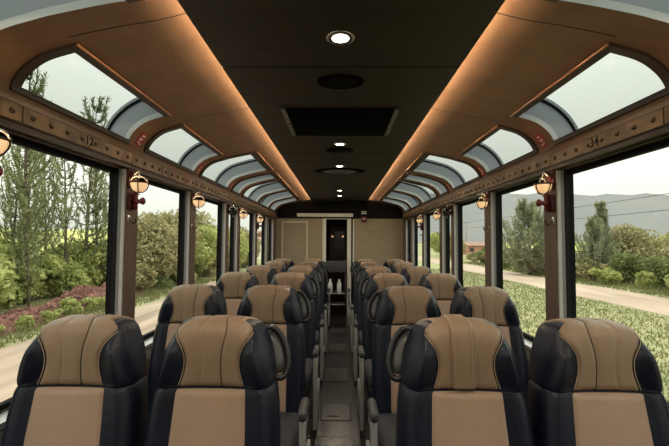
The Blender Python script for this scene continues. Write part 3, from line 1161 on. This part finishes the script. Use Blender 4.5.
# ------------------------------------------------------------------ the land outside
G = -1.0
rng = np.random.default_rng(11)

# ground
mb = MB()
mb.add([(-900, -300, G), (900, -300, G), (900, 1600, G), (-900, 1600, G)], [(0, 1, 2, 3)])
struct(mb.build('ground', M['grass']))


def ribbon(name, xl, xr, ya, yb, z, m, wob=0.35, step=2.0, seed=1):
    r = random.Random(seed)
    mb = MB()
    rows = []
    y = ya
    while y <= yb:
        a, b = xl + r.uniform(-wob, wob), xr + r.uniform(-wob, wob)
        rows.append([(a + (b - a) * t, y, z + (0.03 * math.sin(math.pi * t))) for t in np.linspace(0, 1, 9)])
        y += step
    mb.grid(rows)
    return struct(mb.build(name, m))


ribbon('road', 11.2, 14.8, -20, 300, G + 0.012, M['dirt'], 0.3, 2.5, 3)
ribbon('path', -7.7, -1.6, -20, 300, G + 0.012, M['track'], 0.25, 2.0, 4)


def leaf_mesh(centres, size, asp=1.0, up=0.0, name='crown', m=None, n_side=4):
    n = len(centres)
    d1 = rng.normal(size=(n, 3)); d1[:, 2] += up
    d1 /= np.linalg.norm(d1, axis=1)[:, None]
    d2 = rng.normal(size=(n, 3))
    d2 -= (d2 * d1).sum(1)[:, None] * d1
    d2 /= np.linalg.norm(d2, axis=1)[:, None]
    sz = size * rng.uniform(0.6, 1.4, n)[:, None]
    a, b = d1 * sz * asp, d2 * sz
    v = np.stack([centres - a, centres + b * 0.6, centres + a, centres - b * 0.6], 1).reshape(-1, 3)
    f = np.arange(n * 4).reshape(-1, 4)
    me = bpy.data.meshes.new(name)
    me.from_pydata(v.tolist(), [], f.tolist())
    me.materials.append(m)
    return me


def blob_points(n, blobs):
    out = []
    tot = sum(b[3] ** 2 for b in blobs)
    for (x, y, z, r) in blobs:
        k = int(n * r * r / tot)
        d = rng.normal(size=(k, 3))
        d /= np.linalg.norm(d, axis=1)[:, None]
        rad = r * rng.uniform(0.45, 1.05, k) ** 0.6
        p = d * rad[:, None]
        p[:, 2] *= 0.85
        out.append(p + np.array([x, y, z]))
    return np.concatenate(out)


def bush_blobs(r, h, k, seed):
    q = random.Random(seed)
    out = [(0, 0, h * 0.45, h * 0.42)]
    for i in range(k):
        a = q.uniform(0, 2 * math.pi)
        rr = r * q.uniform(0.3, 0.8)
        out.append((math.cos(a) * rr, math.sin(a) * rr, h * q.uniform(0.25, 0.8), h * q.uniform(0.16, 0.3)))
    return out


def trunk_mb(h, r, lean=0.1, branches=0, seed=0):
    q = random.Random(seed)
    mb = MB()
    pts = [(lean * t * q.uniform(0.5, 1), lean * t * q.uniform(-1, 1), h * t) for t in np.linspace(0, 1, 7)]
    mb.tube(pts, [r * (1 - 0.75 * t) for t in np.linspace(0, 1, 7)], 7)
    for b in range(branches):
        t = q.uniform(0.15, 0.8)
        a = q.uniform(0, 2 * math.pi)
        L = h * q.uniform(0.25, 0.45)
        p0 = Vector((lean * t * 0.7, 0, h * t))
        mb.tube([p0, p0 + Vector((math.cos(a) * L * 0.4, math.sin(a) * L * 0.4, L * 0.5)), p0 + Vector((math.cos(a) * L * 0.6, math.sin(a) * L * 0.6, L))], [r * 0.4, r * 0.3, r * 0.1], 5)
    return mb


def make_plant(name, cat, crown_me, tmb, bark=True):
    t = thing(name, '', cat)
    o = bpy.data.objects.new('crown', crown_me)
    COL.objects.link(o)
    o.parent = t
    if tmb:
        tmb.build('trunk', M['bark'], t)
    return t


def pine_proto(seed, h=7.5, L0=1.5, Lmin=0.55, z0=1.4, dz=(0.32, 0.5), nb=(3, 5), rise=0.92, out=0.58, nn=7, m='pine', name='pine_tree', nl=(0.10, 0.20), nw=0.020, r=0.085):
    q = random.Random(seed)
    tm = MB()
    tp = [(0.12 * math.sin(t * 3 + seed), 0.1 * math.sin(t * 2.3 + seed), h * t) for t in np.linspace(0, 1, 9)]
    tm.tube(tp, [r * (1 - 0.85 * t) for t in np.linspace(0, 1, 9)], 7)
    pts, dirs = [], []
    z = z0
    ts = np.linspace(0, 1, 9)
    while z < h - 0.1:
        t = z / h
        for b in range(q.randint(*nb)):
            L = ((1 - t) * L0 + Lmin) * q.uniform(0.65, 1.25)
            a = q.uniform(0, 2 * math.pi)
            n = 9
            base = Vector((np.interp(t, ts, [p[0] for p in tp]), np.interp(t, ts, [p[1] for p in tp]), z))
            cur = []
            for i in range(n + 1):
                s = i / n
                r_ = L * out * math.sin(s * 1.5)
                cur.append(base + Vector((math.cos(a) * r_, math.sin(a) * r_, L * (0.1 * s + rise * s * s))))
            tm.tube(cur, [0.022 * (1 - 0.8 * i / n) for i in range(n + 1)], 4)
            for i in range(2, n + 1):
                d = (cur[i] - cur[i - 1]).normalized()
                for k in range(nn):
                    pts.append(cur[i] - d * q.uniform(0, L / n))
                    dirs.append(d)
        z += q.uniform(*dz)
    n = len(pts)
    P = np.array([tuple(p) for p in pts]); Dd = np.array([tuple(d) for d in dirs])
    e = Dd * 0.9 + rng.normal(size=(n, 3)) * 0.55
    e /= np.linalg.norm(e, axis=1)[:, None]
    L = rng.uniform(*nl, n)[:, None]
    w = np.cross(e, rng.normal(size=(n, 3)))
    w /= np.linalg.norm(w, axis=1)[:, None]
    w *= nw
    v = np.stack([P - w, P + w, P + e * L + w * 0.4, P + e * L - w * 0.4], 1).reshape(-1, 3)
    me = bpy.data.meshes.new('crown')
    me.from_pydata(v.tolist(), [], np.arange(4 * n).reshape(-1, 4).tolist())
    me.materials.append(M[m])
    return make_plant(name, 'tree', me, tm)


def place(proto, used, x, y, sc, label, group, rz=None, q=rnd):
    o = proto if not used[0] else copy_tree(proto)
    used[0] = True
    o.location = (x, y, G)
    o.rotation_euler = (0, 0, q.uniform(0, 6.28) if rz is None else rz)
    o.scale = (sc, sc, sc)
    o['label'] = label
    o['group'] = group
    return o


# left: young pines behind the bank
pines = [(pine_proto(1), [False]), (pine_proto(5, 7.0), [False]), (pine_proto(9, 8.0), [False])]
spots = [(-14.2, 14.6, 1.0), (-13.0, 15.8, 0.95), (-13.9, 17.5, 1.05), (-12.4, 17.8, 0.95), (-12.0, 19.6, 0.92), (-15.4, 16.4, 0.85),
         (-14.9, 19.9, 1.0), (-11.6, 14.8, 0.55), (-12.6, 22.6, 0.95), (-11.4, 10.6, 0.85), (-12.5, 8.6, 0.9), (-12.2, 15.5, 1.22), (-11.9, 19.0, 1.2)]
for k, (x, y, s_) in enumerate(spots):
    place(*pines[k % 3], x, y, s_, 'spindly young pine with upswept branches behind the red brush bank', 'young pines beyond the left windows')

# bushes
def bush_proto(name, r, h, n, size, m, seed, trunk_h=0, trunk_r=0.06):
    me = leaf_mesh(blob_points(n, bush_blobs(r, h, 9, seed)), size, 1.0, 0.2, 'crown', m)
    return make_plant(name, 'shrub' if h < 3 else 'tree', me, trunk_mb(trunk_h or h * 0.55, trunk_r, 0.15, 5, seed))


bright = [(bush_proto('green_shrub', 0.9, 1.5, 2600, 0.075, M['leaf_bright'], 21), [False]), (bush_proto('green_shrub', 1.1, 1.2, 2600, 0.07, M['leaf_bright'], 22), [False])]
olive = [(bush_proto('olive_shrub', 1.2, 1.7, 3000, 0.08, M['leaf_olive'], 31), [False]), (bush_proto('olive_shrub', 1.0, 1.5, 3000, 0.07, M['leaf_deep'], 32), [False])]
big = [(bush_proto('broadleaf_tree', 1.9, 4.6, 8000, 0.10, M['leaf_olive'], 41, 3.2, 0.1), [False]), (bush_proto('broadleaf_tree', 1.8, 4.4, 8000, 0.10, M['leaf_bright'], 42, 3.0, 0.1), [False])]
q = random.Random(3)
for k in range(26):
    y = 8.5 + k * 0.75
    x = -10.8 - q.uniform(0, 3.2)
    place(*bright[k % 2], x, y, q.uniform(1.0, 1.8), 'bright green leafy shrub growing between the young pines and the bank', 'shrubs under the young pines')
for k, (x, y, s_) in enumerate([(-10.4, 21.5, 1.0), (-11.0, 24.5, 1.1), (-9.9, 26.5, 0.9), (-10.2, 30.5, 1.0), (-9.4, 34.0, 0.95), (-11.5, 28.5, 1.15), (-9.8, 39, 1.0), (-10.5, 44.0, 0.9)]):
    place(*big[(k + 1) % 2 if k % 3 else 0], x, y, s_, 'dense rounded leafy tree beside the dirt track, beyond the left windows', 'leafy trees along the left track')
for k in range(10):
    place(*olive[k % 2], -8.8 - q.uniform(0, 0.8), 18.5 + k * 2.4, q.uniform(0.5, 0.9), 'low olive scrub at the edge of the left dirt track', 'scrub along the left track')
for k in range(8):
    place(*bright[k % 2], -8.55 - q.uniform(0, 0.25), 9 + k * 1.05, q.uniform(0.28, 0.42), 'small green tuft shrub in front of the red brush bank', 'tufts in front of the brush bank')

# red brush bank
mb = MB()
rows = []
ys = np.arange(5, 19.5, 0.12)
nx = 22
for y in ys:
    env = 0.75 + 0.25 * math.sin(y * 0.9) + 0.12 * math.sin(y * 2.7)
    end = min(1, (19.5 - y) / 1.5)
    rows.append([(-8.75 - 1.5 * t + 0.1 * math.sin(y * 1.3), y, G - 0.03 + 0.72 * env * end * math.sin(math.pi * t) ** 0.7 * (1 + rng.uniform(-0.25, 0.25)) if 0 < t < 1 else G - 0.03) for t in np.linspace(0, 1, nx)])
mb.grid(rows, 0, False)
for k in range(900):
    y = rng.uniform(5, 18.6); t = rng.uniform(0.1, 0.9)
    env = 0.75 + 0.25 * math.sin(y * 0.9) + 0.12 * math.sin(y * 2.7)
    p = Vector((-8.75 - 1.5 * t, y, G + 0.72 * env * math.sin(math.pi * t) ** 0.7 - 0.02))
    d = Vector((rng.normal() * 0.5, rng.normal(), rng.uniform(-0.1, 0.35))).normalized() * rng.uniform(0.1, 0.35)
    mb.tube([p - d * 0.5, p + d * 0.5], 0.014, 4)
o = mb.build('brush_bank', M['mulch'])
tag(o, 'long low bank of dry red-brown brush beside the left dirt track', 'brush bank', None, 'stuff')

# grass tufts
def grass_patch(name, n, xr, yr, hgt, label, skip=None):
    x = rng.uniform(*xr, n); y = yr[0] + (yr[1] - yr[0]) * rng.uniform(0, 1, n) ** 1.4
    P = np.stack([x, y, np.full(n, G)], 1)
    e = rng.normal(size=(n, 3)) * 0.45; e[:, 2] = 1
    h = hgt * rng.uniform(0.4, 1.3, n)[:, None]
    w = rng.normal(size=(n, 3)); w[:, 2] = 0
    w /= np.linalg.norm(w, axis=1)[:, None]
    w *= 0.018
    v = np.stack([P - w, P + w, P + e * h], 1).reshape(-1, 3)
    me = bpy.data.meshes.new(name)
    me.from_pydata(v.tolist(), [], np.arange(3 * n).reshape(-1, 3).tolist())
    me.materials.append(M['blade'])
    o = bpy.data.objects.new(name, me)
    COL.objects.link(o)
    tag(o, label, 'grass', None, 'stuff')
    o['kind'] = 'stuff'


grass_patch('grass', 26000, (3.0, 11.1), (5, 38), 0.09, 'short green meadow grass between the carriage and the dirt road')
grass_patch('grass_verge', 9000, (14.9, 19.0), (10, 50), 0.35, 'taller grass growing beyond the dirt road')
grass_patch('grass_bank', 7000, (-11.5, -7.7), (6, 26), 0.28, 'green grass around the red brush bank')

# right: shrubs and trees beyond the road
for k in range(30):
    y = 13 + k * 1.35
    place(*olive[k % 2], 15.6 + q.uniform(0, 4.5), y, q.uniform(0.75, 1.5), 'scrubby olive green shrub beyond the right dirt road', 'shrubs beyond the right dirt road')
for k in range(14):
    place(*bright[k % 2], 15.4 + q.uniform(0, 2.0), 14 + k * 2.1, q.uniform(0.6, 1.0), 'bright leafy shrub at the edge of the right dirt road', 'bright shrubs along the right dirt road')
for k, (x, y, s_, n_) in enumerate([(20.5, 27.5, 0.95, 'round'), (27.0, 33.0, 0.9, 'second round'), (24.0, 27.0, 0.85, 'third round'), (21.0, 40.0, 0.9, 'far'), (17.5, 62, 1.0, 'farther'), (19, 75, 1.1, 'farthest')]):
    place(*big[k % 2], x, y, s_, 'rounded leafy tree beyond the right dirt road', 'leafy trees beyond the right dirt road')


con = pine_proto(13, 5.4, 0.62, 0.22, 0.25, (0.13, 0.2), (5, 7), 0.25, 0.85, 7, 'pine_grey', 'conifer_tree', (0.14, 0.26), 0.026, 0.1)
place(con, [False], 18.2, 28.0, 1.0, 'slim grey-green conifer among the shrubs, outside the nearest right window', None, 0.3)
cyp = pine_proto(17, 5.6, 2.6, 0.5, 0.25, (0.16, 0.26), (6, 8), 0.62, 0.85, 8, 'pine_grey', 'conifer_tree', (0.18, 0.34), 0.032, 0.14)
place(cyp, [False], 14.9, 31.8, 1.0, 'broad grey-green conifer outside the second right window', None, 1.3)
c2 = copy_tree(cyp); c2.location = (17.4, 27.5, G); c2.scale = (0.6, 0.6, 0.72); c2['label'] = 'smaller grey-green conifer at the edge of the nearest right window'

# hills and far field
def ridge(name, pts, depth, m, label=None):
    mb = MB()
    rows = []
    for t in np.linspace(0, 1, 14):
        row = []
        for i, (x, y, h) in enumerate(pts):
            d = Vector((x, y, 0)).normalized()
            hh = h * math.sin(t * math.pi / 2) ** 0.9 * (1 + 0.02 * math.sin(i * 2.1 + t * 9))
            p = Vector((x, y, 0)) + d * depth * t
            row.append((p.x, p.y, G + hh - 0.5))
        rows.append(row)
    for t in (0.5, 1.0):
        rows.append([(p[0] * (1 + 0.25 * t), p[1] * (1 + 0.25 * t), G - 0.5 + (p[2] - G) * (1 - t)) for p in rows[13]])
    mb.grid(rows)
    return struct(mb.build(name, m))


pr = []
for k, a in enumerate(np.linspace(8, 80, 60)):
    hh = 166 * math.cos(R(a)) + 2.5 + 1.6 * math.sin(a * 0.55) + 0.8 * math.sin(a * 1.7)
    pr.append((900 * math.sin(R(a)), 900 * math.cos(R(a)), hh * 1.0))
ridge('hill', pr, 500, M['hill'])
pl = []
for k, a in enumerate(np.linspace(-85, -6, 40)):
    hh = 7 + 2 * math.sin(a * 0.2) + max(0, (-a - 30)) * 0.16
    pl.append((95 * math.sin(R(a)), 95 * math.cos(R(a)), hh))
ridge('hill', pl, 70, M['field'])
mb = MB()
mb.add([(70, 60, G + 0.3), (420, 60, G + 6), (420, 420, G + 8), (70, 420, G + 0.3)], [(0, 1, 2, 3)])
struct(mb.build('field', M['field']))

# houses
def house(x, y, w, d, h, wm, label, rz, pitched=True):
    t = thing('house', label, 'house', (x, y, G))
    t.rotation_euler = (0, 0, rz)
    mb = MB(); mb.box((-w / 2, -d / 2, 0), (w / 2, d / 2, h)); mb.build('wall', wm, t)
    mb = MB()
    e = 0.3
    mb.add([(-w / 2 - e, -d / 2 - e, h + 0.001), (w / 2 + e, -d / 2 - e, h + 0.001), (w / 2 + e, d / 2 + e, h + 0.001), (-w / 2 - e, d / 2 + e, h + 0.001), (-w / 2 - e, 0, h + d * 0.14), (w / 2 + e, 0, h + d * 0.14)],
           [(0, 1, 5, 4), (2, 3, 4, 5), (0, 4, 3), (1, 2, 5), (0, 3, 2, 1)])
    mb.build('roof', M['tile'], t)
    for k in range(3):
        xx = -w / 2 + w * (k + 0.5) / 3
        mb = MB(); mb.box((xx - 0.45, -d / 2 - 0.03, h * 0.35), (xx + 0.45, -d / 2 + 0.01, h * 0.78)); mb.build('window', M['pane_dark'], t)
    return t


house(29.5, 87, 8, 6, 1.9, M['brick'], 'reddish adobe house beyond the field, outside the third right window', 0.2)
house(22.5, 55, 4, 3, 1.1, M['plaster'], 'low pale shed partly behind the broad conifer, outside the right windows', -0.1)
house(-17.5, 72, 7, 6, 3.6, M['brick'], 'brown house far down the left track, outside the far left windows', -0.2)
house(-13.5, 58, 5, 4, 2.6, M['plaster'], 'low white house far down the left track, outside the far left windows', 0.1)

# power line on the right
poles = [(27, -20), (29.0, 92), (30.0, 190)]
for k, (x, y) in enumerate(poles):
    t = thing('utility_pole', 'wooden utility pole carrying the cables, %s along the right side' % NUM[k], 'utility pole', (x, y, G), 'utility poles on the right')
    mb = MB(); mb.tube([(0, 0, 0), (0, 0, 7.3)], [0.14, 0.09], 8); mb.build('mast', M['pole'], t)
    mb = MB(); mb.box((-0.8, -0.06, 7.0), (0.8, 0.06, 7.12)); mb.build('crossarm', M['pole'], t)
for j, (dx, dz) in enumerate(((-0.75, 7.15), (0.12, 5.9))):
    mb = MB()
    for (xa, ya), (xb, yb) in zip(poles[:-1], poles[1:]):
        pts = []
        for t_ in np.linspace(0, 1, 16):
            pts.append((xa + (xb - xa) * t_ + dx, ya + (yb - ya) * t_, G + dz - 1.0 * 4 * t_ * (1 - t_) * 0.5))
        mb.tube(pts, 0.028, 5)
    o = mb.build('power_cable', M['wire'])
    tag(o, 'thin dark overhead cable outside the right windows, the %s one' % ('upper' if j == 0 else 'lower'), 'cable', 'overhead cables')
